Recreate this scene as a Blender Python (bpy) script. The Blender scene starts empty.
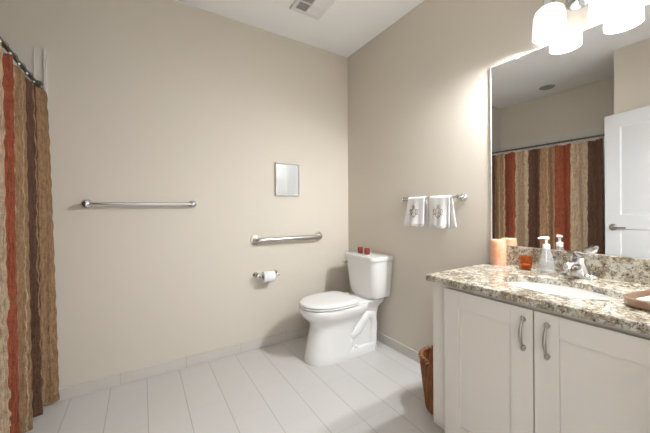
import bpy, bmesh, math, random
from mathutils import Vector, Matrix
from math import sin, cos, pi, radians as R

# ------------------------------------------------------------------ camera, world, light, exposure
SC = bpy.context.scene
COL = SC.collection
H = 1.207
cd = bpy.data.cameras.new('camera'); cam = bpy.data.objects.new('camera', cd); COL.objects.link(cam)
cd.sensor_width = 36.0; cd.sensor_fit = 'HORIZONTAL'; cd.lens = 293.2/650*36
cd.shift_y = -(216.5-209.2)/650; cd.clip_start = 0.02
cam.matrix_world = Matrix.Translation((0, 0, H)) @ Matrix.Rotation(-R(32.03), 4, 'Z') @ Matrix.Rotation(R(90), 4, 'X') @ Matrix.Rotation(-R(0.35), 4, 'Z')
SC.camera = cam
w = bpy.data.worlds.new('world'); SC.world = w; w.use_nodes = True
w.node_tree.nodes['Background'].inputs[0].default_value = (0.98, 0.985, 1.0, 1)
w.node_tree.nodes['Background'].inputs[1].default_value = 1.0      # added ambient fill, enters through the open doorway
SHADE_POWER = 0.6
BULB_POWER = 1250.0
SC.view_settings.view_transform = 'Standard'; SC.view_settings.look = 'None'
SC.view_settings.exposure = 1.0; SC.view_settings.gamma = 1.0
SC.view_settings.use_curve_mapping = False

# ------------------------------------------------------------------ helpers
def lin(r, g, b):
    f = lambda c: c/12.92 if c <= 0.04045 else ((c+0.055)/1.055)**2.4
    return (f(r/255), f(g/255), f(b/255), 1)

def mat(name, color, rough=0.5, metal=0.0, **kw):
    m = bpy.data.materials.new(name); m.use_nodes = True
    b = m.node_tree.nodes['Principled BSDF']
    b.inputs['Base Color'].default_value = color if len(color) == 4 else (*color, 1)
    b.inputs['Roughness'].default_value = rough; b.inputs['Metallic'].default_value = metal
    for k, v in kw.items(): b.inputs[k.replace('_', ' ')].default_value = v
    return m

class NT:
    """tiny node-tree writer"""
    def __init__(s, m): s.t = m.node_tree; s.b = s.t.nodes['Principled BSDF']
    def n(s, kind, **kw):
        x = s.t.nodes.new(kind)
        for k, v in kw.items(): setattr(x, k, v)
        return x
    def l(s, a, b): s.t.links.new(a, b)
    def math(s, op, a, b=None, c=None):
        x = s.n('ShaderNodeMath', operation=op)
        for i, v in enumerate((a, b, c)):
            if v is None: continue
            if isinstance(v, (int, float)): x.inputs[i].default_value = v
            else: s.l(v, x.inputs[i])
        return x.outputs[0]
    def pos(s): return s.n('ShaderNodeNewGeometry').outputs['Position']
    def scaled(s, v, sx, sy, sz):
        x = s.n('ShaderNodeVectorMath', operation='MULTIPLY'); s.l(v, x.inputs[0]); x.inputs[1].default_value = (sx, sy, sz); return x.outputs[0]
    def noise(s, vec, scale, detail=4, rough=0.55):
        x = s.n('ShaderNodeTexNoise'); s.l(vec, x.inputs['Vector'])
        x.inputs['Scale'].default_value = scale; x.inputs['Detail'].default_value = detail; x.inputs['Roughness'].default_value = rough
        return x.outputs['Fac']
    def ramp(s, fac, stops, interp='LINEAR'):
        x = s.n('ShaderNodeValToRGB'); cr = x.color_ramp; cr.interpolation = interp
        while len(cr.elements) < len(stops): cr.elements.new(0.5)
        for e, (p, c) in zip(cr.elements, stops): e.position = p; e.color = c if len(c) == 4 else (*c, 1)
        s.l(fac, x.inputs[0]); return x.outputs[0]
    def mix(s, fac, a, b, mode='MIX'):
        x = s.n('ShaderNodeMix', data_type='RGBA', blend_type=mode)
        for sock, v in ((x.inputs[0], fac), (x.inputs[6], a), (x.inputs[7], b)):
            if isinstance(v, (int, float)): sock.default_value = v
            elif isinstance(v, tuple): sock.default_value = v if len(v) == 4 else (*v, 1)
            else: s.l(v, sock)
        return x.outputs[2]
    def bump(s, h, strength=0.3, dist=0.002):
        x = s.n('ShaderNodeBump'); x.inputs['Strength'].default_value = strength; x.inputs['Distance'].default_value = dist
        s.l(h, x.inputs['Height']); s.l(x.outputs[0], s.b.inputs['Normal'])

class MB:
    def __init__(s): s.bm = bmesh.new()
    def box(s, x0, x1, y0, y1, z0, z1):
        v = [s.bm.verts.new((x, y, z)) for x in (x0, x1) for y in (y0, y1) for z in (z0, z1)]
        for f in ((0,1,3,2),(4,6,7,5),(0,4,5,1),(2,3,7,6),(0,2,6,4),(1,5,7,3)): s.bm.faces.new([v[i] for i in f])
        return s
    def loft(s, rings, cap=True, close=True, loop=False):
        vs = [[s.bm.verts.new(p) for p in r] for r in rings]; n = len(vs[0])
        pairs = list(zip(vs, vs[1:])) + ([(vs[-1], vs[0])] if loop else [])
        for a, b in pairs:
            for i in range(n if close else n-1):
                j = (i+1) % n; s.bm.faces.new((a[i], a[j], b[j], b[i]))
        if cap and not loop: s.bm.faces.new(vs[0][::-1]); s.bm.faces.new(vs[-1])
        return s
    def lathe(s, prof, at=(0,0,0), axis='z', n=32, cap=True, dirv=None):
        d = Vector(dirv) if dirv else {'x': Vector((1,0,0)), 'y': Vector((0,1,0)), 'z': Vector((0,0,1))}[axis]
        q = d.to_track_quat('Z', 'Y'); at = Vector(at)
        rings = [[at + q @ Vector((max(r, 1e-5)*cos(2*pi*i/n), max(r, 1e-5)*sin(2*pi*i/n), h)) for i in range(n)] for r, h in prof]
        return s.loft(rings, cap)
    def cyl(s, a, b, r, r2=None, n=24):
        a, b = Vector(a), Vector(b); L = (b-a).length
        return s.lathe([(r, 0), (r if r2 is None else r2, L)], a, n=n, dirv=(b-a))
    def tube(s, pts, r, n=14, loop=False):
        P = [Vector(p) for p in pts]; m = len(P); rings = []; up = None
        for i, p in enumerate(P):
            if loop: t = (P[(i+1) % m]-P[i-1]).normalized()
            else: t = (P[min(i+1, m-1)]-P[max(i-1, 0)]).normalized()
            if up is None: up = t.orthogonal().normalized()
            up = (up - t*up.dot(t)).normalized(); sd = t.cross(up)
            rr = r[i] if isinstance(r, (list, tuple)) else r
            rings.append([p + (up*cos(2*pi*k/n)+sd*sin(2*pi*k/n))*rr for k in range(n)])
        return s.loft(rings, loop=loop)
    def ball(s, c, r, n=16, sc=(1,1,1)):
        prof = [(max(sin(pi*i/(n//2)), 1e-4), -cos(pi*i/(n//2))) for i in range(n//2+1)]
        c = Vector(c)
        return s.loft([[c + Vector((r*sc[0]*a*cos(2*pi*k/n), r*sc[1]*a*sin(2*pi*k/n), r*sc[2]*h)) for k in range(n)] for a, h in prof])
    def grid(s, f, nu, nv, uv=False):
        vs = [[s.bm.verts.new(f(i/nu, j/nv)) for j in range(nv+1)] for i in range(nu+1)]
        lay = s.bm.loops.layers.uv.new('UVMap') if uv else None
        for i in range(nu):
            for j in range(nv):
                fc = s.bm.faces.new((vs[i][j], vs[i+1][j], vs[i+1][j+1], vs[i][j+1]))
                if lay:
                    for lp, (a, b) in zip(fc.loops, ((i,j),(i+1,j),(i+1,j+1),(i,j+1))): lp[lay].uv = (a/nu, b/nv)
        return s
    def build(s, name, m, parent=None, bevel=0, seg=2, smooth=40, subsurf=0, solid=0, loc=None):
        bmesh.ops.remove_doubles(s.bm, verts=s.bm.verts, dist=1e-6)
        bmesh.ops.recalc_face_normals(s.bm, faces=s.bm.faces)
        me = bpy.data.meshes.new(name); 
        if parent is not None: s.bm.transform(parent.matrix_basis.inverted())
        elif loc is not None: s.bm.transform(Matrix.Translation(-Vector(loc)))
        s.bm.to_mesh(me); s.bm.free()
        me.materials.append(m)
        for p in me.polygons: p.use_smooth = bool(smooth)
        if smooth and smooth < 180: me.set_sharp_from_angle(angle=R(smooth))
        o = bpy.data.objects.new(name, me); COL.objects.link(o)
        if parent is not None: o.parent = parent
        elif loc is not None: o.location = loc
        if solid: md = o.modifiers.new('solid', 'SOLIDIFY'); md.thickness = solid; md.offset = 0
        if bevel:
            md = o.modifiers.new('bevel', 'BEVEL'); md.width = bevel; md.segments = seg; md.limit_method = 'ANGLE'; md.angle_limit = R(35); md.harden_normals = True
        if subsurf: md = o.modifiers.new('sub', 'SUBSURF'); md.levels = md.render_levels = subsurf
        return o

def tag(o, label, cat, group=None):
    o['label'] = label; o['category'] = cat
    if group: o['group'] = group
    return o
def thing(name, loc, label, cat, group=None):
    o = bpy.data.objects.new(name, None); COL.objects.link(o); o.location = loc; o.empty_display_size = 0.05
    o.matrix_basis = Matrix.Translation(loc)
    return tag(o, label, cat, group)
def struct(o): o['kind'] = 'structure'; return o
def dup(root, loc, label=None):
    r = root.copy(); COL.objects.link(r); r.location = loc
    if label: r['label'] = label
    for ch in root.children:
        c = ch.copy(); COL.objects.link(c); c.parent = r
    return r
def sellipse(uc, vc, hf, hr, hw, nf=2.0, nr=3.5, n=48):
    """closed outline, elliptical towards +u and squarer towards -u"""
    out = []
    for i in range(n):
        a = 2*pi*i/n; c, s_ = cos(a), sin(a); e = nf if c >= 0 else nr
        out.append((uc + (hf if c >= 0 else hr)*math.copysign(abs(c)**(2/e), c), vc + hw*math.copysign(abs(s_)**(2/e), s_)))
    return out
def rrect(x0, x1, y0, y1, r, n=6):
    out = []
    for cx, cy, a0 in ((x1-r, y1-r, 0), (x0+r, y1-r, 90), (x0+r, y0+r, 180), (x1-r, y0+r, 270)):
        for i in range(n+1):
            a = R(a0 + 90*i/n); out.append((cx+r*cos(a), cy+r*sin(a)))
    return out

# ------------------------------------------------------------------ materials
WALL = mat('wall_paint', (0.66, 0.60, 0.51), 0.75)
t = NT(WALL); t.bump(t.noise(t.pos(), 260, 3), 0.12, 0.001)
CEIL = mat('ceiling_paint', (0.93, 0.93, 0.93), 0.85)
t = NT(CEIL); t.bump(t.noise(t.pos(), 300, 3), 0.1, 0.001)
def tile_material(name, base, xs, x0, ys, y0, stagger):
    m = mat(name, base, 0.32); t = NT(m)
    sp = t.n('ShaderNodeSeparateXYZ'); t.l(t.pos(), sp.inputs[0])
    u = t.math('DIVIDE', t.math('SUBTRACT', sp.outputs[0], x0), xs)
    k = t.math('FLOOR', u)
    fu = t.math('ABSOLUTE', t.math('SUBTRACT', t.math('FRACT', u), 0.5))
    gx = t.math('GREATER_THAN', fu, 0.5-0.0022/xs)
    if stagger:
        odd = t.math('MODULO', t.math('ABSOLUTE', k), 2.0)
        off = t.math('MULTIPLY', t.math('MULTIPLY', odd, t.math('LESS_THAN', k, 3.5)), 0.5)
    else: off = 0.0
    v = t.math('ADD', t.math('DIVIDE', t.math('SUBTRACT', sp.outputs[1], y0), ys), off)
    fv = t.math('ABSOLUTE', t.math('SUBTRACT', t.math('FRACT', v), 0.5))
    gy = t.math('GREATER_THAN', fv, 0.5-0.0012/ys)
    cmb = t.n('ShaderNodeCombineXYZ'); t.l(k, cmb.inputs[0]); t.l(t.math('FLOOR', v), cmb.inputs[1])
    wn = t.n('ShaderNodeTexWhiteNoise', noise_dimensions='3D'); t.l(cmb.outputs[0], wn.inputs['Vector'])
    cloud = t.noise(t.pos(), 5, 5, 0.6)
    c1 = t.mix(t.math('MULTIPLY', wn.outputs['Value'], 0.5), base, tuple(c*0.955 for c in base))
    c2 = t.mix(t.math('MULTIPLY', cloud, 0.35), c1, tuple(c*0.87 for c in base))
    c3 = t.mix(t.math('MULTIPLY', gy, 0.35), c2, tuple(c*0.55 for c in base))
    c4 = t.mix(t.math('MULTIPLY', gx, 0.68 if stagger else 0.4), c3, tuple(c*0.5 for c in base))
    t.l(c4, t.b.inputs['Base Color'])
    t.bump(t.math('SUBTRACT', 1.0, t.math('MAXIMUM', gx, t.math('MULTIPLY', gy, 0.5))), 0.5, 0.001)
    return m
TILE = tile_material('floor_tile', (0.63, 0.61, 0.585), 0.209, 0.026, 0.416, 1.306, True)
TILE_BX = tile_material('base_tile_x', (0.62, 0.58, 0.53), 0.416, -0.13, 9.0, -3.0, False)
TILE_BY = tile_material('base_tile_y', (0.62, 0.58, 0.53), 9.0, -3.0, 0.416, 1.306, False)
SURR = mat('surround_acrylic', (0.66, 0.615, 0.55), 0.4)
WHITE_TRIM = mat('white_trim_paint', (0.80, 0.79, 0.77), 0.4)
DOORP = mat('door_paint', (0.68, 0.68, 0.68), 0.4)
CAB = mat('cabinet_paint', (0.66, 0.61, 0.54), 0.4)
DARK = mat('dark_recess', (0.03, 0.028, 0.025), 0.8)
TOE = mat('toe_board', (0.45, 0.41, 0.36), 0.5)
CHINA = mat('vitreous_china', (0.83, 0.82, 0.80), 0.12, Coat_Weight=0.4, Coat_Roughness=0.05)
SEATP = mat('seat_plastic', (0.84, 0.835, 0.82), 0.2)
CHROME = mat('chrome', (0.66, 0.66, 0.67), 0.10, 1.0)
STEEL = mat('brushed_steel', (0.60, 0.58, 0.55), 0.3, 1.0)
NICKEL = mat('satin_nickel', (0.42, 0.39, 0.35), 0.35, 1.0)
ROD = mat('dark_steel_rod', (0.17, 0.15, 0.13), 0.35, 1.0)
MIRROR = mat('mirror_silver', (0.90, 0.90, 0.895), 0.0, 1.0)
MEDGE = mat('mirror_edge', (0.84, 0.86, 0.85), 0.15)
CLEARP = mat('clear_plastic', (0.9, 0.9, 0.88), 0.2)
PAPER = mat('white_paper', (0.86, 0.855, 0.84), 0.9)
CARD = mat('cardboard', (0.45, 0.33, 0.22), 0.9)
WHITE_PL = mat('white_plastic', (0.85, 0.85, 0.84), 0.35)

def granite(name, lift):
    m = mat(name, (0.6, 0.55, 0.45), 0.2, Coat_Weight=0.2, Coat_Roughness=0.2); t = NT(m); p = t.pos()
    n1 = t.noise(p, 20, 6, 0.72); n2 = t.noise(t.scaled(p, 1.2, 1, 1.2), 46, 6, 0.76); n3 = t.noise(p, 140, 4, 0.7); n4 = t.noise(t.scaled(p, 1, 1.1, 1), 75, 5, 0.75)
    base = t.ramp(n1, [(0.34, (0.56, 0.54, 0.49)), (0.46, (0.52, 0.47, 0.375)), (0.54, (0.28, 0.215, 0.13)), (0.66, (0.14, 0.10, 0.058))])
    gray = t.mix(t.ramp(n2, [(0.51, (0,0,0)), (0.59, (0.9,0.9,0.9))]), base, (0.16, 0.15, 0.135))
    dark = t.mix(t.ramp(n4, [(0.535, (0,0,0)), (0.60, (0.95,0.95,0.95))]), gray, (0.050, 0.040, 0.030))
    fin = t.mix(t.ramp(n3, [(0.55, (0,0,0)), (0.65, (0.9,0.9,0.9))]), dark, (0.58, 0.56, 0.51))
    t.l(fin, t.b.inputs['Base Color'])
    return m
GRAN = granite('granite', 0)

# ------------------------------------------------------------------ room shell
X2, Y1, ZC = 1.841, 2.482, 2.798
XL, YA, XB, YF = -0.39, 0.96, -1.20, 0.05
struct(MB().box(-1.45, 2.0, -0.9, 2.65, -0.1, 0).build('floor', TILE, smooth=0))
struct(MB().box(-1.45, 2.0, -0.07, 2.65, ZC, ZC+0.1).build('ceiling', CEIL, smooth=0))
struct(MB().box(-1.32, 1.96, Y1, Y1+0.12, 0, ZC).build('wall_back', WALL, smooth=0))
struct(MB().box(X2, X2+0.12, -0.07, Y1, 0, ZC).build('wall_right', WALL, smooth=0))
struct(MB().box(XL-0.12, XL, -0.07, YA, 0, ZC).build('wall_left', WALL, smooth=0))
struct(MB().box(XB, XL-0.12, YA-0.12, YA, 0, ZC).build('wall_alcove_end', WALL, smooth=0))
struct(MB().box(XB-0.12, XB, YA-0.12, Y1, 0, ZC).build('wall_alcove_side', WALL, smooth=0))
DX0, DX1, DZ = -0.045, 0.90, 2.16
wf = MB().box(XL, DX0-0.02, -0.07, YF, 0, ZC).box(DX1+0.02, X2, -0.07, YF, 0, ZC).box(DX0-0.02, DX1+0.02, -0.07, YF, DZ+0.02, ZC)
struct(wf.build('wall_front', WALL, smooth=0))
tr = MB().box(DX0-0.02, DX0, -0.07, YF, 0, DZ).box(DX1, DX1+0.02, -0.07, YF, 0, DZ).box(DX0-0.02, DX1+0.02, -0.07, YF, DZ, DZ+0.02)
tr.box(DX1+0.02, DX1+0.09, YF, YF+0.012, 0, DZ+0.09).box(DX0-0.09, DX1+0.02, YF, YF+0.012, DZ+0.02, DZ+0.09)
struct(tr.build('trim_1', WHITE_TRIM, smooth=0))
struct(MB().box(-0.52, X2, Y1-0.012, Y1, 0, 0.078).build('baseboard_back', TILE_BX, bevel=0.002, smooth=0))
struct(MB().box(X2-0.012, X2, 0.99, Y1-0.012, 0, 0.078).build('baseboard_right', TILE_BY, bevel=0.002, smooth=0))
# shower surround: thin acrylic panels with a raised border on three walls of the alcove
sr = MB()
ZS = 2.215
sr.box(XB+0.0, -0.50, Y1-0.008, Y1, 0, ZS).box(-0.512, -0.498, Y1-0.018, Y1, 0, ZS).box(-0.56, -0.552, Y1-0.014, Y1, 0, ZS)
sr.box(XB, XB+0.008, YA, Y1, 0, ZS).box(XB, -0.50, YA, YA+0.008, 0, ZS).box(-0.512, -0.498, YA, YA+0.016, 0, ZS)
struct(sr.build('trim_2', SURR, bevel=0.002, smooth=0))

# door, opened into the room against the left wall
DW, DT, DH = 0.935, 0.036, 2.13
def door_mesh():
    b = MB(); xs = [0, 0.125, DW-0.125, DW]; zs = [0.008, 0.24, 1.00, 1.13, DH-0.13, DH]
    for side in (0, 1):
        y = DT if side else 0.0; sg = -1 if side else 1
        for i in range(3):
            for j in range(5):
                c = (xs[i], xs[i+1], zs[j], zs[j+1])
                rect = lambda k, d: [b.bm.verts.new(p) for p in ((c[0]+k, y+sg*d, c[2]+k), (c[1]-k, y+sg*d, c[2]+k), (c[1]-k, y+sg*d, c[3]-k), (c[0]+k, y+sg*d, c[3]-k))]
                if i == 1 and j in (1, 3):
                    rs = [rect(k, d) for k, d in ((0, 0), (0.010, 0.008), (0.030, 0.008), (0.055, 0.002))]
                    for a, q in zip(rs, rs[1:]):
                        for m in range(4): b.bm.faces.new((a[m], a[(m+1) % 4], q[(m+1) % 4], q[m]))
                    b.bm.faces.new(rs[-1])
                else: b.bm.faces.new(rect(0, 0))
    for p in ([(0,0,zs[0]),(0,DT,zs[0]),(0,DT,DH),(0,0,DH)], [(DW,0,zs[0]),(DW,DT,zs[0]),(DW,DT,DH),(DW,0,DH)], [(0,0,DH),(DW,0,DH),(DW,DT,DH),(0,DT,DH)], [(0,0,zs[0]),(DW,0,zs[0]),(DW,DT,zs[0]),(0,DT,zs[0])]):
        b.bm.faces.new([b.bm.verts.new(q) for q in p])
    return b
hinge, free = Vector((-0.062, 0.13, 0)), Vector((-0.342, 1.022, 0))
d = door_mesh().build('door_1', DOORP, smooth=20); struct(d)
dang = math.atan2((free-hinge).y, (free-hinge).x)
def door_parts(side):
    b = MB(); y = -0.0005 if side < 0 else DT+0.0005; s = side
    zc, xc = 1.01, DW-0.07
    b.lathe([(0.033, 0), (0.033, 0.008), (0.026, 0.013), (0.012, 0.016), (0.011, 0.034)], (xc, y, zc), dirv=(0, s, 0))
    b.tube([(xc+0.012, y+s*0.033, zc), (xc-0.03, y+s*0.034, zc), (xc-0.075, y+s*0.033, zc-0.002), (xc-0.115, y+s*0.030, zc+0.002)], [0.0105, 0.010, 0.0085, 0.007])
    return b.build('handle', NICKEL, d)
door_parts(-1); door_parts(1)
d.matrix_basis = Matrix.Translation(hinge) @ Matrix.Rotation(dang, 4, 'Z')

# ------------------------------------------------------------------ vanity light
vl = thing('vanity_light', (X2, 0.535, 2.26), 'chrome two-shade bath light lit above the wall mirror', 'light fixture')
MB().lathe([(0.058, 0), (0.058, 0.008), (0.05, 0.016), (0.028, 0.024), (0.02, 0.03)], (X2, 0.555, 2.245), dirv=(-1, 0, 0)).build('back_plate', CHROME, vl)
b = MB(); XS = 1.737
b.tube([(X2-0.02, 0.55, 2.25), (1.79, 0.54, 2.272), (XS, 0.535, 2.276)], 0.010)
b.tube([(XS, 0.424, 2.276), (XS, 0.535, 2.276), (XS, 0.647, 2.276)], 0.009)
b.ball((XS, 0.424, 2.276), 0.012).ball((XS, 0.647, 2.276), 0.012)
b.build('arm', CHROME, vl)
LAMP = (0.92, 0.96, 1.0, 1)
SHADE = mat('lit_opal_glass', (0.8, 0.8, 0.78), 0.3, Emission_Color=LAMP, Emission_Strength=SHADE_POWER)
BULB = mat('lit_bulb', (0.8, 0.8, 0.8), 0.4, Emission_Color=LAMP, Emission_Strength=BULB_POWER)
for y in (0.424, 0.647):
    sk = MB().lathe([(0.010, 0.075), (0.022, 0.062), (0.026, 0.02), (0.03, 0.0)], (XS, y, 2.205)).build('socket', CHROME, vl)
    pr = [(0.020, 0.148), (0.042, 0.143), (0.058, 0.128), (0.066, 0.10), (0.068, 0.05), (0.069, 0.0), (0.065, 0.0), (0.064, 0.05), (0.062, 0.098), (0.054, 0.123), (0.04, 0.137), (0.02, 0.142)]
    sh = MB().lathe(pr, (XS, y, 2.066), n=40, cap=False).build('shade', SHADE, vl)
    sh['label'] = 'white opal glass shade, lit'
    MB().ball((XS, y, 2.074), 0.026).build('bulb', BULB, vl)

# ------------------------------------------------------------------ mirror
mr = MB().box(X2-0.006, X2, 0.06, 0.988, 0.988, 2.072).build('wall_mirror', MIRROR, smooth=0)
tag(mr, 'large frameless wall mirror above the granite backsplash', 'mirror')
MB().box(X2-0.0064, X2-0.0002, 0.9882, 0.9935, 0.988, 2.0735).box(X2-0.0064, X2-0.0002, 0.06, 0.991, 2.0722, 2.0745).build('polished_edge', MEDGE, mr, smooth=0)
for y in (0.84, 0.23):
    MB().box(X2-0.011, X2-0.0002, y-0.009, y+0.009, 2.064, 2.083).build('clip', CLEARP, mr, bevel=0.003)

# ------------------------------------------------------------------ vanity cabinet, worktop, backsplash, sink, faucet
ZT = 0.876
vc = thing('vanity_cabinet', (1.54, 0.52, 0), 'cream shaker vanity cabinet with two doors under the granite worktop', 'cabinet')
b = MB().box(1.25, 1.27, 0.063, 0.972, 0.125, 0.140).box(1.25, 1.27, 0.063, 0.972, 0.815, 0.845)
b.box(1.25, 1.27, 0.88, 0.972, 0.135, 0.815).box(1.25, 1.27, 0.063, 0.148, 0.135, 0.815).box(1.25, 1.27, 0.49, 0.54, 0.135, 0.815)
b.box(1.27, 1.838, 0.954, 0.972, 0.125, 0.845).box(1.27, 1.838, 0.063, 0.081, 0.125, 0.845).box(1.27, 1.82, 0.081, 0.954, 0.125, 0.143).box(1.82, 1.838, 0.081, 0.954, 0.125, 0.845)
b.build('body', CAB, vc, smooth=0)
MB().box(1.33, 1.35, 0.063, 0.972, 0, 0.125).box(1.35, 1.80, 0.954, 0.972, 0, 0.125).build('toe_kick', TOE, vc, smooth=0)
def shaker(y0, y1, yh):
    z0, z1, x0, x1, st = 0.131, 0.826, 1.229, 1.249, 0.077
    b = MB().box(x0, x1, y0, y0+st, z0, z1).box(x0, x1, y1-st, y1, z0, z1).box(x0, x1, y0+st, y1-st, z0, z0+st).box(x0, x1, y0+st, y1-st, z1-st, z1)
    b.box(x0+0.008, x1, y0+st-0.001, y1-st+0.001, z0+st-0.001, z1-st+0.001)
    dr = b.build('door', CAB, vc, bevel=0.0012, smooth=30)
    h = MB(); za, zb = 0.678, 0.785; n = 14
    pts = []; rad = []
    for i in range(n+1):
        f = i/n; z = za + (zb-za)*f; o = 0.006+0.020*sin(pi*f)**0.8
        pts.append((x0-o, yh, z)); rad.append(0.0042+0.0022*sin(pi*f)**2)
    h.tube(pts, rad, n=10)
    for z in (za, zb):
        h.lathe([(0.0095, 0), (0.0095, 0.003), (0.007, 0.006), (0.0075, 0.010), (0.004, 0.014)], (x0, yh, z), dirv=(-1, 0, 0), n=18)
        h.ball((x0-0.007, yh, z+(0.006 if z == zb else -0.006)), 0.0075, n=12)
    hb = h.build('handle', NICKEL, None); hb.parent = dr; hb.matrix_parent_inverse = Matrix.Translation(-vc.location)
    hb['label'] = 'antique nickel arched pull'
shaker(0.5155, 0.892, 0.547); shaker(0.136, 0.5110, 0.469)

SX, SY, SA, SB = 1.492, 0.535, 0.155, 0.205
def worktop():
    b = MB(); x0, x1, y0, y1 = 1.212, X2-0.001, 0.062, 0.984
    angs = sorted(set([2*pi*i/96 for i in range(96)] + [math.atan2(yy-SY, xx-SX) % (2*pi) for xx in (x0, x1) for yy in (y0, y1)]))
    def rect(a, inset):
        c, s_ = cos(a), sin(a); ts = []
        if c > 1e-9: ts.append((x1-inset-SX)/c)
        if c < -1e-9: ts.append((x0+inset-SX)/c)
        if s_ > 1e-9: ts.append((y1-inset-SY)/s_)
        if s_ < -1e-9: ts.append((y0+inset-SY)/s_)
        k = min(ts); return SX+k*c, SY+k*s_
    el = lambda a, k: (SX+(SA+k)*cos(math.atan2(sin(a)/SB, cos(a)/SA)), SY+(SB+k)*sin(math.atan2(sin(a)/SB, cos(a)/SA)))
    zb = ZT-0.030
    rings = [[(*el(a, 0.0), zb) for a in angs], [(*el(a, 0.0), ZT-0.003) for a in angs], [(*el(a, 0.003), ZT) for a in angs], [(*rect(a, 0.003), ZT) for a in angs],
             [(*rect(a, 0.0), ZT-0.003) for a in angs], [(*rect(a, 0.0), zb) for a in angs]]
    return b.loft(rings, loop=True)
tag(worktop().build('countertop', GRAN, smooth=30), 'speckled granite worktop with oval sink cutout on the vanity cabinet', 'countertop')
tag(MB().box(X2-0.021, X2-0.001, 0.062, 0.990, ZT, 0.986).build('backsplash', GRAN, bevel=0.002, smooth=30), 'low granite backsplash strip along the wall below the mirror', 'backsplash')
sk = thing('sink', (SX, SY, ZT-0.03), 'white oval undermount sink set in the granite worktop', 'sink')
out = []; N = 64
def ering(k, z): return [(SX+SA*k*cos(2*pi*i/N), SY+SB*k*sin(2*pi*i/N), z) for i in range(N)]
def eringo(o, z): return [(SX+(SA+o)*cos(2*pi*i/N), SY+(SB+o)*sin(2*pi*i/N), z) for i in range(N)]
zr = ZT-0.0305
b = MB().loft([eringo(0.022, zr-0.012), eringo(0.022, zr), eringo(0.004, zr), ering(0.985, zr-0.02), ering(0.93, zr-0.07), ering(0.80, zr-0.11), ering(0.55, zr-0.135), ering(0.14, zr-0.142),
               ering(0.14, zr-0.155), ering(0.60, zr-0.150), ering(0.86, zr-0.122), ering(0.99, zr-0.07)], loop=True)
b.build('basin', CHINA, sk, smooth=60)
MB().lathe([(0.024, 0), (0.024, 0.003), (0.018, 0.004), (0.004, 0.002)], (SX, SY, zr-0.1415)).build('drain', CHROME, sk)
fa = thing('faucet', (1.765, 0.548, ZT), 'chrome single-lever bathroom faucet on the worktop behind the sink', 'faucet')
FX, FY = 1.765, 0.548
rp = lambda hx, hy, z, n=36: [(FX+hx*math.copysign(abs(cos(2*pi*i/n))**0.75, cos(2*pi*i/n)), FY+hy*math.copysign(abs(sin(2*pi*i/n))**0.75, sin(2*pi*i/n)), z) for i in range(n)]
MB().loft([rp(0.027, 0.078, ZT), rp(0.027, 0.078, ZT+0.008), rp(0.024, 0.074, ZT+0.016), rp(0.018, 0.06, ZT+0.021), rp(0.008, 0.03, ZT+0.022)]).build('base_plate', CHROME, fa)
MB().loft([rp(0.030, 0.048, ZT+0.004), rp(0.029, 0.045, ZT+0.03), rp(0.027, 0.036, ZT+0.055), rp(0.025, 0.030, ZT+0.075), rp(0.024, 0.027, ZT+0.090), rp(0.016, 0.018, ZT+0.098), rp(0.004, 0.004, ZT+0.100)]).build('body', CHROME, fa, smooth=50)
def oval_sweep(b, pts, ry, rz, n=20):
    P = [Vector(p) for p in pts]; rings = []
    for i, p in enumerate(P):
        tt = (P[min(i+1, len(P)-1)]-P[max(i-1, 0)]).normalized(); sd = Vector((0, 1, 0)); up = tt.cross(sd)
        rings.append([p + sd*ry[i]*cos(2*pi*k/n) + up*rz[i]*sin(2*pi*k/n) for k in range(n)])
    return b.loft(rings)
b = MB(); oval_sweep(b, [(FX-0.01, FY, ZT+0.048), (FX-0.05, FY, ZT+0.066), (FX-0.09, FY, ZT+0.072), (FX-0.118, FY, ZT+0.066), (FX-0.128, FY, ZT+0.052)], [0.024, 0.021, 0.019, 0.017, 0.014], [0.020, 0.017, 0.014, 0.012, 0.010])
b.cyl((FX-0.122, FY, ZT+0.056), (FX-0.122, FY, ZT+0.040), 0.011)
b.build('spout', CHROME, fa, smooth=50)
b = MB(); oval_sweep(b, [(FX+0.018, FY, ZT+0.096), (FX-0.005, FY, ZT+0.108), (FX-0.03, FY, ZT+0.116), (FX-0.062, FY, ZT+0.124), (FX-0.085, FY, ZT+0.128)], [0.022, 0.029, 0.027, 0.022, 0.016], [0.012, 0.015, 0.013, 0.009, 0.006])
b.cyl((FX, FY, ZT+0.09), (FX, FY, ZT+0.106), 0.019)
b.build('lever', CHROME, fa, smooth=50)

# ------------------------------------------------------------------ things on the worktop
CW = mat('peach_wax', (0.80, 0.50, 0.30), 0.5, Subsurface_Weight=0.35, Subsurface_Scale=0.03); CW.node_tree.nodes['Principled BSDF'].inputs['Subsurface Radius'].default_value = (1.0, 0.45, 0.2)
t = NT(CW); sp = t.n('ShaderNodeSeparateXYZ'); t.l(t.pos(), sp.inputs[0])
t.l(t.mix(t.ramp(t.noise(t.pos(), 22, 3), [(0.40, (0,0,0)), (0.6, (1,1,1))]), (0.80, 0.47, 0.32), (0.72, 0.36, 0.21)), t.b.inputs['Base Color'])
cn = thing('pillar_candle', (1.776, 0.922, ZT), 'peach wax pillar candle at the left end of the granite worktop', 'candle')
MB().lathe([(0.042, 0.001), (0.042, 0.128), (0.0405, 0.138), (0.036, 0.145), (0.029, 0.144), (0.012, 0.139)], (1.776, 0.922, ZT+0.002), n=40).build('wax', CW, cn, smooth=60)
MB().tube([(1.776, 0.922, ZT+0.139), (1.775, 0.922, ZT+0.146), (1.773, 0.923, ZT+0.152)], 0.0012, n=6).build('wick', DARK, cn)
MB().lathe([(0.042, 0), (0.0435, 0.002), (0.041, 0.0025)], (1.776, 0.922, ZT+0.0002), n=40).build('saucer', mat('pink_glass', (0.80, 0.60, 0.55), 0.15), cn)
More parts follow.
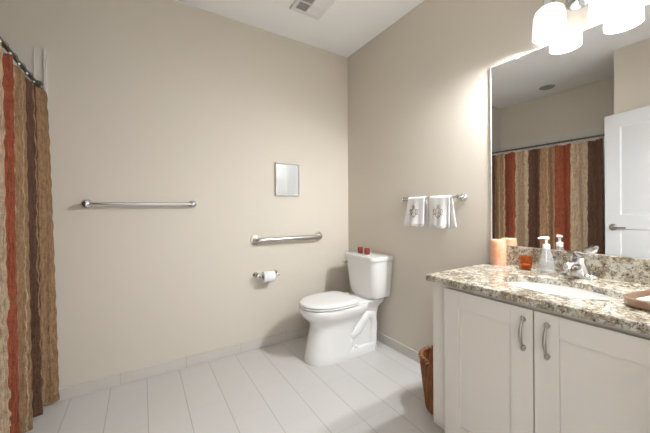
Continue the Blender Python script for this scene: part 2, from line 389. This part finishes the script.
AMB = mat('amber_glass', (0.72, 0.27, 0.05), 0.08, Transmission_Weight=0.85, IOR=1.35)
vg = thing('votive_holder', (1.752, 0.765, ZT), 'small amber glass votive holder between the pillar candle and soap bottle', 'candle holder')
MB().lathe([(0.020, 0.0005), (0.024, 0.004), (0.029, 0.035), (0.032, 0.072), (0.030, 0.073), (0.027, 0.036), (0.022, 0.010), (0.004, 0.009)], (1.752, 0.765, ZT), n=36).build('glass', AMB, vg, smooth=60)
MB().lathe([(0.0195, 0.0115), (0.021, 0.028), (0.004, 0.027)], (1.752, 0.765, ZT), n=24).build('wax', mat('amber_wax', (0.62, 0.30, 0.09), 0.5), vg)
GLS = mat('clear_glass', (0.90, 0.92, 0.94), 0.04, Alpha=0.13)
sd = thing('soap_dispenser', (1.755, 0.672, ZT), 'clear glass soap bottle with white pump beside the faucet', 'soap dispenser')
MB().lathe([(0.030, 0.0005), (0.035, 0.004), (0.036, 0.022), (0.033, 0.055), (0.026, 0.09), (0.017, 0.115), (0.0145, 0.126), (0.0125, 0.126), (0.0145, 0.113), (0.023, 0.088), (0.030, 0.054), (0.033, 0.022), (0.030, 0.008), (0.004, 0.007)], (1.755, 0.672, ZT), n=36).build('bottle', GLS, sd, smooth=60)
MB().lathe([(0.029, 0.0085), (0.0325, 0.022), (0.0302, 0.05), (0.004, 0.05)], (1.755, 0.672, ZT), n=30).build('soap', mat('clear_soap', (0.86, 0.88, 0.90), 0.1, Alpha=0.14), sd, smooth=60)
b = MB().lathe([(0.0155, 0.122), (0.0155, 0.142), (0.012, 0.146), (0.006, 0.147), (0.006, 0.168), (0.012, 0.170), (0.0135, 0.178), (0.010, 0.183), (0.003, 0.184)], (1.755, 0.672, ZT), n=24)
b.tube([(1.755, 0.672, ZT+0.177), (1.74, 0.685, ZT+0.178), (1.724, 0.695, ZT+0.175)], [0.0065, 0.006, 0.0045], n=10)
b.cyl((1.755, 0.672, ZT+0.052), (1.755, 0.672, ZT+0.124), 0.003, n=10)
b.build('pump', WHITE_PL, sd, smooth=50)
TRAY = mat('rose_amber_glass', (0.50, 0.35, 0.25), 0.12, Transmission_Weight=0.5, IOR=1.4)
ty = thing('vanity_tray', (1.462, 0.193, ZT), 'amber brown glass tray at the near end of the granite worktop', 'tray')
rot = Matrix.Rotation(R(-12), 3, 'Z')
def trr(o, z, r): return [tuple(Vector((1.462, 0.193, z)) + rot @ Vector((p[0], p[1], 0))) for p in rrect(-0.115-o, 0.115+o, -0.105-o, 0.105+o, r+o, 5)]
MB().loft([trr(-0.012, ZT+0.0005, 0.05), trr(0.0, ZT+0.006, 0.05), trr(0.004, ZT+0.030, 0.05), trr(0.0, ZT+0.031, 0.05), trr(-0.004, ZT+0.012, 0.05), trr(-0.014, ZT+0.007, 0.045)]).build('dish', TRAY, ty, smooth=40)
pn = MB()
def nap(u, v):
    p = rot @ Vector(((u-0.5)*0.165, (v-0.5)*0.15, 0)); return (1.465+p.x, 0.190+p.y, ZT+0.020+0.003*sin(3*u+4*v))
tag(pn.grid(nap, 12, 12).build('paper_napkin', PAPER, solid=0.02, bevel=0.003), 'folded white paper napkins lying in the amber glass tray', 'napkin')

# ------------------------------------------------------------------ toilet
TX, TY = 1.832, 2.04
to = thing('toilet', (1.5, TY, 0), 'white two-piece toilet with closed lid standing in the back corner', 'toilet')
W = lambda uv, z: [(TX-u, TY+v, z) for u, v in uv]
def body_ring(z, uf, ub, hw, nf=2.2, nr=4.0):
    uc = ub + (uf-ub)*0.52
    return W(sellipse(uc, 0, uf-uc, uc-ub, hw, nf, nr, 56), z)
b = MB()
b.loft([body_ring(0, .742, .34, .138), body_ring(.015, .745, .34, .141), body_ring(.05, .738, .34, .138), body_ring(.14, .718, .33, .128), body_ring(.22, .700, .31, .124), body_ring(.275, .690, .28, .126),
        body_ring(.31, .705, .25, .140), body_ring(.338, .738, .22, .163), body_ring(.365, .765, .20, .180), body_ring(.395, .776, .19, .189), body_ring(.418, .778, .19, .190), body_ring(.426, .772, .195, .185)])
# rear pedestal, foot and deck
def rr_ring(z, u0, u1, hw, r): return W(rrect(u0, u1, -hw, hw, r, 5), z)
b.loft([rr_ring(0, .10, .46, .135, .06), rr_ring(.045, .103, .46, .134, .06), rr_ring(.06, .107, .45, .122, .05)])
b.loft([rr_ring(.02, .075, .45, .098, .03), rr_ring(.18, .072, .42, .094, .03), rr_ring(.30, .065, .36, .092, .03), rr_ring(.36, .05, .33, .105, .03), rr_ring(.395, .03, .32, .135, .03), rr_ring(.425, .028, .32, .145, .03), rr_ring(.432, .034, .31, .140, .03)])
for s in (-1, 1):
    v = s*0.072
    b.tube([(TX-u, TY+v*k, z) for u, k, z in ((.56, .8, .235), (.50, 1, .23), (.43, 1, .19), (.36, 1, .165), (.29, 1, .19), (.235, 1, .25), (.19, 1, .30), (.14, 1, .29), (.12, 1, .22), (.125, 1, .10), (.13, 1, .02))], [.05, .05, .05, .048, .046, .045, .045, .045, .045, .046, .048], n=18)
b.loft([rr_ring(.42, .05, .20, .10, .03), rr_ring(.475, .045, .19, .12, .03)])
b.build('bowl', CHINA, to, smooth=50)
def lid_ring(z, o): return W(sellipse(.515, 0, .262+o, .210+o, .192+o, 2.15, 4.2, 64), z)
MB().loft([lid_ring(.4275, -.022), lid_ring(.4305, -.021), lid_ring(.4306, -.005), lid_ring(.4335, 0), lid_ring(.441, .001), lid_ring(.4445, -.004), lid_ring(.4446, -.02)]).build('seat', SEATP, to, smooth=60)
MB().loft([lid_ring(.4505, -.02), lid_ring(.4506, -.004), lid_ring(.4535, .0), lid_ring(.463, -.002), lid_ring(.469, -.012), lid_ring(.472, -.04), lid_ring(.4735, -.09)]).build('lid', SEATP, to, smooth=60)
for s in (-1, 1):
    MB().loft([W(sellipse(.29, s*.075, .028, .022, .022, 2.5, 2.5, 20), z) for z in (.430, .452)] + [W(sellipse(.29, s*.075, .022, .016, .016, 2.5, 2.5, 20), .460)]).build('hinge', SEATP, to)
def tank_ring(z, d, hw, r, o=0.0, bow=0.012):
    pts = [p for p in rrect(0.004-o, d+o, -hw-o, hw+o, r, 8) if p[0] > d*0.5]; out = []
    pts = [p for p in pts if p[1] < 0] + [p for p in pts if p[1] >= 0]
    for u, v in pts:
        if u > d*0.5: u = u + bow*(1-(v/(hw+o))**2)
        out.append((u, v))
    out += [(0.012, hw+o), (0.004, hw+o-0.008), (0.004, -hw-o+0.008), (0.012, -hw-o)]      # nearly square rear corners
    return W([(u, v-0.012) for u, v in out], z)
MB().loft([tank_ring(.445, .165, .145, .04), tank_ring(.450, .185, .168, .045), tank_ring(.48, .197, .178, .048), tank_ring(.60, .209, .189, .048), tank_ring(.766, .222, .202, .048)]).build('tank', CHINA, to, smooth=50)
MB().loft([tank_ring(.7665, .222, .202, .048), tank_ring(.770, .232, .211, .050), tank_ring(.795, .236, .214, .052), tank_ring(.803, .232, .210, .050), tank_ring(.806, .215, .195, .045)]).build('tank_lid', CHINA, to, smooth=50)
b = MB().lathe([(0.014, 0), (0.014, 0.006), (0.008, 0.010), (0.007, 0.018)], (TX-.222, TY+.150, .722), dirv=(-1, 0, 0), n=20)
b.tube([(TX-.240, TY+.150, .722), (TX-.246, TY+.175, .720), (TX-.243, TY+.205, .716)], [.007, .006, .005], n=10)
b.build('flush_lever', CHROME, to)
for s in (-1, 1):
    MB().lathe([(0.013, 0), (0.013, 0.012), (0.009, 0.020), (0.002, 0.022)], (TX-.33, TY+s*.112, .0585), n=18).build('bolt_cap', SEATP, to)
# red votives on the tank lid
RED = mat('dark_red_glass', (0.20, 0.022, 0.02), 0.2, Coat_Weight=0.3); RWAX = mat('red_wax', (0.30, 0.05, 0.04), 0.5)
def red(x, y, label):
    o = thing('votive_candle', (x, y, .806), label, 'candle', 'red votives on the toilet tank')
    MB().lathe([(0.021, 0), (0.024, 0.004), (0.025, 0.05), (0.0235, 0.053), (0.021, 0.05), (0.020, 0.012), (0.004, 0.011)], (x, y, .8062), n=28).build('glass', RED, o, smooth=60)
    MB().lathe([(0.0195, 0.0125), (0.0205, 0.038), (0.003, 0.037)], (x, y, .8062), n=20).build('wax', RWAX, o)
    return o
r0 = red(1.690, 2.098, 'dark red glass votive on the tank lid, nearer the picture-frame wall')
dup(r0, (1.688, 2.002, .806), 'dark red glass votive on the tank lid, nearer the hand towels')

# ------------------------------------------------------------------ back wall fittings
def towel_bar(name, p0, p1, nrm, label, r, off, mats, rose):
    p0, p1, nrm = Vector(p0), Vector(p1), Vector(nrm); a = (p1-p0).normalized()
    o = thing(name, tuple((p0+p1)/2), label, 'towel bar')
    for p in (p0, p1):
        MB().lathe([(rose, 0), (rose, 0.006), (rose*0.8, 0.012), (rose*0.45, 0.018), (rose*0.42, off-0.012), (rose*0.62, off-0.006), (rose*0.62, off+0.008), (rose*0.3, off+0.014)], p, dirv=nrm, n=24).build('post', mats, o, smooth=45)
    MB().cyl(p0+nrm*off+a*0.004, p1+nrm*off-a*0.004, r, n=20).build('bar', mats, o)
    return o
towel_bar('towel_bar', (-0.305, Y1, 1.252), (0.335, Y1, 1.253), (0, -1, 0), 'long empty chrome towel bar left of the picture frame', 0.0105, 0.062, CHROME, 0.030)
b2 = towel_bar('towel_bar', (X2, 1.655, 1.281), (X2, 1.178, 1.283), (-1, 0, 0), 'short chrome towel bar holding two white hand towels', 0.008, 0.062, CHROME, 0.026)
gb = thing('grab_bar', (1.15, Y1, 0.945), 'stainless steel grab bar on the wall above the toilet roll', 'grab bar')
gx0, gx1, gz, go = 0.835, 1.475, 0.944, 0.062
pts = [(gx0, Y1-0.004, gz)]
for i in range(9):
    a = R(90*i/8); pts.append((gx0+0.035*(1-cos(a)), Y1-(go-0.035)-0.035*sin(a), gz))
for i in range(9):
    a = R(90*i/8); pts.append((gx1-0.035*(1-sin(a)), Y1-(go-0.035)-0.035*cos(a), gz))
pts.append((gx1, Y1-0.004, gz))
MB().tube(pts, 0.0215, n=22).build('bar', STEEL, gb, smooth=60)
for x in (gx0, gx1): MB().lathe([(0.044, 0), (0.044, 0.004), (0.040, 0.010), (0.0225, 0.013)], (x, Y1, gz), dirv=(0, -1, 0), n=36).build('flange', STEEL, gb)
pf = thing('picture_frame', (1.14, Y1, 1.48), 'small silver picture frame with a pale print above the grab bar', 'picture')
fx0, fx1, fz0, fz1, fw = 1.020, 1.262, 1.332, 1.630, 0.013
b = MB()
def frr(o, y): return [(fx0+o, y, fz0+o), (fx1-o, y, fz0+o), (fx1-o, y, fz1-o), (fx0+o, y, fz1-o)]
b.loft([frr(0, Y1-0.0005), frr(0, Y1-0.022), frr(0.004, Y1-0.025), frr(0.010, Y1-0.021), frr(fw, Y1-0.018), frr(fw, Y1-0.0005)], loop=True)
b.build('frame', mat('silver_frame', (0.62, 0.61, 0.59), 0.4, 0.2), pf, smooth=20)
PR = mat('pale_print', (0.62, 0.64, 0.62), 0.25); t = NT(PR); sp = t.n('ShaderNodeSeparateXYZ'); t.l(t.pos(), sp.inputs[0])
cl = t.noise(t.scaled(t.pos(), 40, 1, 9), 1.0, 4)
msk = t.math('MULTIPLY', t.math('GREATER_THAN', sp.outputs[0], 1.135), t.math('LESS_THAN', sp.outputs[0], 1.222))
c = t.mix(t.math('MULTIPLY', cl, 0.30), (0.56, 0.56, 0.54), (0.43, 0.44, 0.43)); c = t.mix(t.math('MULTIPLY', msk, t.math('MULTIPLY', cl, 0.55)), c, (0.36, 0.37, 0.375))
t.l(c, t.b.inputs['Base Color'])
MB().box(fx0+fw-0.001, fx1-fw+0.001, Y1-0.014, Y1-0.001, fz0+fw-0.001, fz1-fw+0.001).build('print', PR, pf, smooth=0)
th = thing('toilet_roll_holder', (0.92, Y1, 0.645), 'chrome toilet roll holder on the wall below the grab bar', 'toilet roll holder')
tz, ty_ = 0.640, Y1-0.072
for x, s in ((0.835, 1), (1.015, -1)):
    b = MB().lathe([(0.026, 0), (0.026, 0.006), (0.020, 0.012), (0.011, 0.018), (0.010, 0.062), (0.013, 0.070), (0.013, 0.080), (0.006, 0.084)], (x, Y1, tz), dirv=(0, -1, 0), n=24)
    b.build('post', CHROME, th, smooth=45)
MB().cyl((0.84, ty_, tz), (1.01, ty_, tz), 0.007).build('spindle', CHROME, th)
tp = thing('toilet_roll', (0.925, ty_, tz), 'white toilet paper roll hanging on the chrome holder', 'toilet roll')
tzr = tz-0.012
rg = lambda r, x: [(x, ty_+r*cos(2*pi*i/36), tzr+r*sin(2*pi*i/36)) for i in range(36)]
MB().loft([rg(0.0215, 0.877), rg(0.046, 0.877), rg(0.047, 0.879), rg(0.047, 0.975), rg(0.046, 0.977), rg(0.0215, 0.977)], loop=True).build('paper', PAPER, tp, smooth=50)
MB().loft([rg(0.0195, 0.8765), rg(0.0213, 0.8765), rg(0.0213, 0.9775), rg(0.0195, 0.9775)], loop=True).build('tube', CARD, tp, smooth=50)

# ------------------------------------------------------------------ hand towels on the right wall bar
TOWEL = mat('white_terry', (0.84, 0.83, 0.81), 0.95); t = NT(TOWEL); t.bump(t.noise(t.pos(), 420, 2), 0.5, 0.002)
THR = mat('taupe_thread', (0.20, 0.13, 0.10), 0.8)
BX, BZ = X2-0.062, 1.282
def hand_towel(y_top0, y_top1, y_bot0, y_bot1, front, back, skew, seed, label):
    rnd = random.Random(seed)
    ph = [rnd.uniform(0, 6.28) for _ in range(4)]
    o = thing('hand_towel', (BX, (y_top0+y_top1)/2, BZ), label, 'towel', 'white hand towels on the short towel bar')
    def prof(v):     # v 0..1: front hem -> over bar -> back hem ; returns x, z, fall
        Lf, Lb, rr = front, back, 0.0135; La = pi*rr; s = v*(Lf+La+Lb)
        if s < Lf: f = (Lf-s); return BX-rr-0.010*(f/Lf)**1.5, BZ-f, f/Lf, -1
        if s < Lf+La: a = (s-Lf)/rr; return BX-rr*cos(a), BZ+rr*sin(a), 0, 0
        f = s-Lf-La; return BX+rr+0.012*(f/Lb), BZ-f, f/Lb, 1
    def P(u, v):
        x, z, f, sd_ = prof(v)
        ya = y_top0+(y_bot0-y_top0)*f; yb = y_top1+(y_bot1-y_top1)*f
        y = ya+(yb-ya)*u + (skew*f if sd_ > 0 else 0)
        x += (0.006*sin(7*u+ph[0])+0.004*sin(15*u+ph[1]))*f*(1 if sd_ <= 0 else -0.6)
        z += f**4*(0.006*sin(9*u+ph[2])+0.003*sin(26*u+ph[3]))
        return (x, y, z)
    tw = MB().grid(P, 26, 60).build('cloth', TOWEL, o, solid=0.004, smooth=180)
    e = MB(); yc = (y_top0+y_top1+y_bot0+y_bot1)/4; zc = BZ-0.098
    def xs(z): return BX-0.0135-0.010*((BZ-z)/front)**1.5-0.0115
    def stroke(pl, r=0.0022): e.tube([(xs(zc+b_), yc+a_, zc+b_) for a_, b_ in pl], r, n=6)
    for s in (-1, 1):
        stroke([(s*0.000, -0.042), (s*0.014, -0.032), (s*0.020, -0.018), (s*0.012, -0.006), (s*0.020, 0.006), (s*0.013, 0.020), (s*0.0, 0.030)])
        stroke([(s*0.020, -0.012), (s*0.034, -0.004), (s*0.038, 0.010), (s*0.030, 0.018), (s*0.024, 0.011)])
        stroke([(s*0.022, -0.018), (s*0.034, -0.022), (s*0.038, -0.014)])
        stroke([(s*0.002, 0.028), (s*0.010, 0.036), (s*0.0, 0.050)])
    e.build('embroidery', THR, o)
    # hem with a short fringe
    fr = MB(); nfr = 34
    for i in range(nfr):
        u = (i+0.5)/nfr; p = Vector(P(u, 0)); fr.tube([p, p+Vector((rnd.uniform(-.002, .002), rnd.uniform(-.002, .002), -0.012))], [0.0026, 0.0016], n=5)
    fr.build('fringe', TOWEL, o)
    return o
hand_towel(1.442, 1.598, 1.446, 1.635, 0.195, 0.185, -0.012, 3, 'white embroidered hand towel on the bar, nearer the toilet')
hand_towel(1.232, 1.396, 1.236, 1.398, 0.198, 0.205, -0.030, 8, 'white embroidered hand towel on the bar, nearer the mirror')

# ------------------------------------------------------------------ ceiling vent and shower ceiling light
cv = thing('ceiling_vent', (1.13, 1.985, ZC), 'white square ceiling air vent with four louvred quadrants', 'vent')
vx0, vx1, vy0, vy1 = 1.0, 1.262, 1.855, 2.108
VW = mat('vent_enamel', (0.80, 0.79, 0.78), 0.4)
b = MB(); z0, z1 = ZC-0.009, ZC-0.0005
cxm, cym = (vx0+vx1)/2, (vy0+vy1)/2
for q in ((vx0, vx1, vy0, vy0+0.034), (vx0, vx1, vy1-0.034, vy1), (vx0, vx0+0.034, vy0+0.034, vy1-0.034), (vx1-0.034, vx1, vy0+0.034, vy1-0.034), (cxm-0.006, cxm+0.006, vy0+0.034, vy1-0.034), (vx0+0.034, vx1-0.034, cym-0.006, cym+0.006)):
    b.box(q[0], q[1], q[2], q[3], z0, z1)
b.build('frame', VW, cv, bevel=0.003)
GREY = mat('vent_shade_grey', (0.30, 0.29, 0.28), 0.7)
MB().box(vx0+0.03, vx1-0.03, vy0+0.03, vy1-0.03, ZC-0.0012, ZC-0.0004).build('shade_backing', GREY, cv, smooth=0)  # flat grey sheet painted as the shade behind the louvres
for ix in (0, 1):
    for iy in (0, 1):
        xa, xb = (vx0+0.034, cxm-0.006) if ix == 0 else (cxm+0.006, vx1-0.034)
        ya, yb = (vy0+0.034, cym-0.006) if iy == 0 else (cym+0.006, vy1-0.034)
        g = MB()
        for k in range(6):
            if ix == 1:
                yy = ya+(yb-ya)*(k+0.5)/6; g.loft([[(xx, yy-0.008, ZC-0.002), (xx, yy+0.006, ZC-0.008), (xx, yy+0.0068, ZC-0.0072), (xx, yy-0.0072, ZC-0.0012)] for xx in (xa, xb)])
            else:
                xx = xa+(xb-xa)*(k+0.5)/6; g.loft([[(xx+0.004, yy, ZC-0.002), (xx-0.003, yy, ZC-0.008), (xx-0.0038, yy, ZC-0.0074), (xx+0.0032, yy, ZC-0.0014)] for yy in (ya, yb)])
        g.build('louvre', VW, cv, smooth=0)
rl = thing('recessed_light', (-0.87, 1.72, ZC), 'small round unlit ceiling light above the shower, seen in the mirror', 'light fixture')
MB().lathe([(0.085, 0), (0.085, 0.004), (0.076, 0.010), (0.062, 0.008), (0.062, 0)], (-0.87, 1.72, ZC-0.0005), dirv=(0, 0, -1), n=40).build('trim_ring', mat('grey_ring', (0.42, 0.40, 0.37), 0.5), rl, smooth=50)
MB().lathe([(0.06, 0.001), (0.055, 0.006), (0.03, 0.010), (0.003, 0.011)], (-0.87, 1.72, ZC-0.0005), dirv=(0, 0, -1), n=32).build('lens', mat('grey_lens', (0.35, 0.34, 0.32), 0.3), rl, smooth=50)

# ------------------------------------------------------------------ shower rod, hooks, curtain
RX, RZ = -0.54, 1.985
rd = thing('curtain_rod', (RX, 1.71, RZ), 'straight metal shower curtain rod spanning the shower alcove', 'curtain rod')
MB().cyl((RX, YA+0.02, RZ), (RX, Y1-0.02, RZ), 0.0105, n=20).build('rod', ROD, rd)
for y, s in ((YA+0.0085, 1), (Y1-0.0085, -1)): MB().lathe([(0.028, 0), (0.028, 0.006), (0.018, 0.014), (0.0155, 0.030)], (RX, y, RZ), dirv=(0, s, 0), n=24).build('flange', ROD, rd)
CY0, CY1, CZT = 1.085, 2.468, 1.957
L = CY1-CY0
hk = None; NH = 12
for i in range(NH):
    y = CY0+0.03+(L-0.07)*i/(NH-1)
    if hk is None:
        hk = thing('curtain_hook', (RX, y, RZ), 'small metal curtain hook with white bead on the shower rod', 'curtain hook', 'curtain hooks along the shower rod')
        MB().tube([(RX+0.0148*cos(2*pi*k/20), y, RZ-0.001+0.0150*sin(2*pi*k/20)) for k in range(20)], 0.0014, n=8, loop=True).tube([(RX+0.0148, y, RZ-0.006), (RX+0.016, y, RZ-0.03), (RX+0.013, y, RZ-0.042)], 0.0014, n=8).build('ring', ROD, hk)
        MB().ball((RX+0.020, y, RZ-0.036), 0.0055, n=14).build('bead', WHITE_PL, hk)
    else: dup(hk, (RX, y, RZ))
CURT = mat('striped_crinkle_fabric', (0.4, 0.3, 0.2), 0.85)
t = NT(CURT); uv = t.n('ShaderNodeUVMap').outputs[0]; sp = t.n('ShaderNodeSeparateXYZ'); t.l(uv, sp.inputs[0])
met = t.scaled(uv, L*1.25, 1.9, 1)
wob = t.noise(t.scaled(met, 14, 9, 1), 1.0, 3)
us = t.math('ADD', sp.outputs[0], t.math('MULTIPLY', t.math('SUBTRACT', wob, 0.5), 0.022))
BR, CR, RU, TA, SE = (0.150, 0.066, 0.036), (0.60, 0.45, 0.30), (0.37, 0.086, 0.034), (0.42, 0.25, 0.125), (0.60, 0.47, 0.31)
seq = [(CY0, BR), (1.208, SE), (1.216, CR), (1.352, SE), (1.358, RU), (1.515, SE), (1.521, TA), (1.600, SE), (1.606, TA), (1.665, BR), (1.80, CR), (1.949, SE), (1.955, RU), (2.10, SE), (2.107, TA), (2.150, SE), (2.156, TA), (2.24, BR), (2.31, TA), (2.315, BR), (2.385, TA)]
col = t.ramp(us, [(max(0, (y-CY0)/L), c) for y, c in seq], 'CONSTANT')
cr1 = t.noise(t.scaled(met, 70, 26, 1), 1.0, 5, 0.65); cr3 = t.noise(t.scaled(met, 120, 5, 1), 1.0, 3, 0.6); cr2 = t.noise(t.scaled(met, 40, 110, 1), 1.0, 3)
col = t.mix(t.math('MULTIPLY', t.ramp(cr1, [(0.36, (1,1,1)), (0.56, (0,0,0))]), 0.6), col, t.mix(1.0, col, (0.45, 0.40, 0.36), 'MULTIPLY'))  # shade of the crinkle creases painted into the stripe colours
col = t.mix(t.math('MULTIPLY', t.ramp(cr3, [(0.38, (1,1,1)), (0.62, (0,0,0))]), 0.5), col, t.mix(1.0, col, (0.50, 0.45, 0.40), 'MULTIPLY'))  # vertical streaks of fold shade, also painted into the colour
t.l(col, t.b.inputs['Base Color'])
t.bump(t.math('ADD', t.math('ADD', cr1, cr3), t.math('MULTIPLY', cr2, 0.35)), 1.0, 0.02)
random.seed(5)
def cpt(u, v):
    y = CY0+L*u; z = 0.035+(CZT-0.035)*v; dn = 1-v
    A = 0.028+0.022*dn**0.8
    f = sin(2*pi*(y-1.04)/0.152+0.9*sin(5.1*y)) + 0.35*sin(2*pi*y/0.071+2.0+1.5*dn)
    x = RX-0.004+0.002*max(0, min(1, (y-2.0)/0.25))+A*f*0.7
    x += 0.0012*sin(46*z+9*sin(31*y))+0.0015*sin(71*z+40*y)
    e = max(0, min(1, (y-2.28)/0.17)); x += e*e*(3-2*e)*(0.028+0.026*dn**0.6)
    z2 = z + (0.012*sin(9*y+1)+0.006*sin(43*y))*dn**6 - 0.012*abs(sin(pi*(NH-1)*(u-0.02)))*v**12
    y2 = y+0.012*dn*sin(2*pi*(y-1.04)/0.152+1.4)*(1 if u < 0.97 else 0.1)+0.0006*sin(60*z+20*y)*(1 if u < 0.99 else 0.3)
    return (x, min(y2, Y1-0.020), z2)
tag(MB().grid(cpt, 420, 170, uv=True).build('shower_curtain', CURT, smooth=180, solid=0.0015), 'rust, tan, cream and brown striped crinkled curtain hanging from the shower rod', 'curtain')

# ------------------------------------------------------------------ wicker basket
WK = mat('brown_wicker', (0.26, 0.105, 0.04), 0.5); t = NT(WK)
nn = t.noise(t.scaled(t.pos(), 70, 70, 12), 1.0, 4)
t.l(t.ramp(nn, [(0.3, (0.10, 0.035, 0.014)), (0.5, (0.30, 0.115, 0.042)), (0.72, (0.46, 0.20, 0.08))]), t.b.inputs['Base Color'])
bk = thing('waste_basket', (1.53, 1.125, 0), 'brown woven wicker waste basket on the floor behind the vanity', 'waste basket')
BXc, BYc, NB, NR = 1.53, 1.125, 88, 26
def brad(h): return 0.090+0.036*(h/0.31)**0.9
rings = []
for j in range(NR*3+1):
    h = 0.002+0.303*j/(NR*3); row = j//3; prof = [0.0, 1.0, 1.0][j % 3]
    rr_ = []
    for i in range(NB):
        a = 2*pi*i/NB; wv = cos(22*a + (pi if row % 2 else 0))
        r = brad(h)+0.0045*wv*prof
        rr_.append((BXc+r*cos(a), BYc+r*sin(a), h))
    rings.append(rr_)
inner = [[(BXc+(brad(h)-0.010)*cos(2*pi*i/NB), BYc+(brad(h)-0.010)*sin(2*pi*i/NB), h) for i in range(NB)] for h in (0.305, 0.2, 0.012)]
MB().loft(rings+inner).build('body', WK, bk, smooth=60)
b = MB()
for s in (0, 1):
    b.tube([(BXc+(brad(0.31)-0.002+0.007*cos(15*2*pi*i/180+s*pi))*cos(2*pi*i/180), BYc+(brad(0.31)-0.002+0.007*cos(15*2*pi*i/180+s*pi))*sin(2*pi*i/180), 0.312+0.007*sin(15*2*pi*i/180+s*pi)) for i in range(180)], 0.0075, n=8, loop=True)
b.build('rim', WK, bk, smooth=60)
b = MB()
for i in range(44):
    a = 2*pi*i/44
    b.tube([(BXc+(brad(h)+0.004)*cos(a), BYc+(brad(h)+0.004)*sin(a), h) for h in (0.004, 0.10, 0.20, 0.307)], 0.0034, n=6)
b.build('stakes', WK, bk, smooth=60)
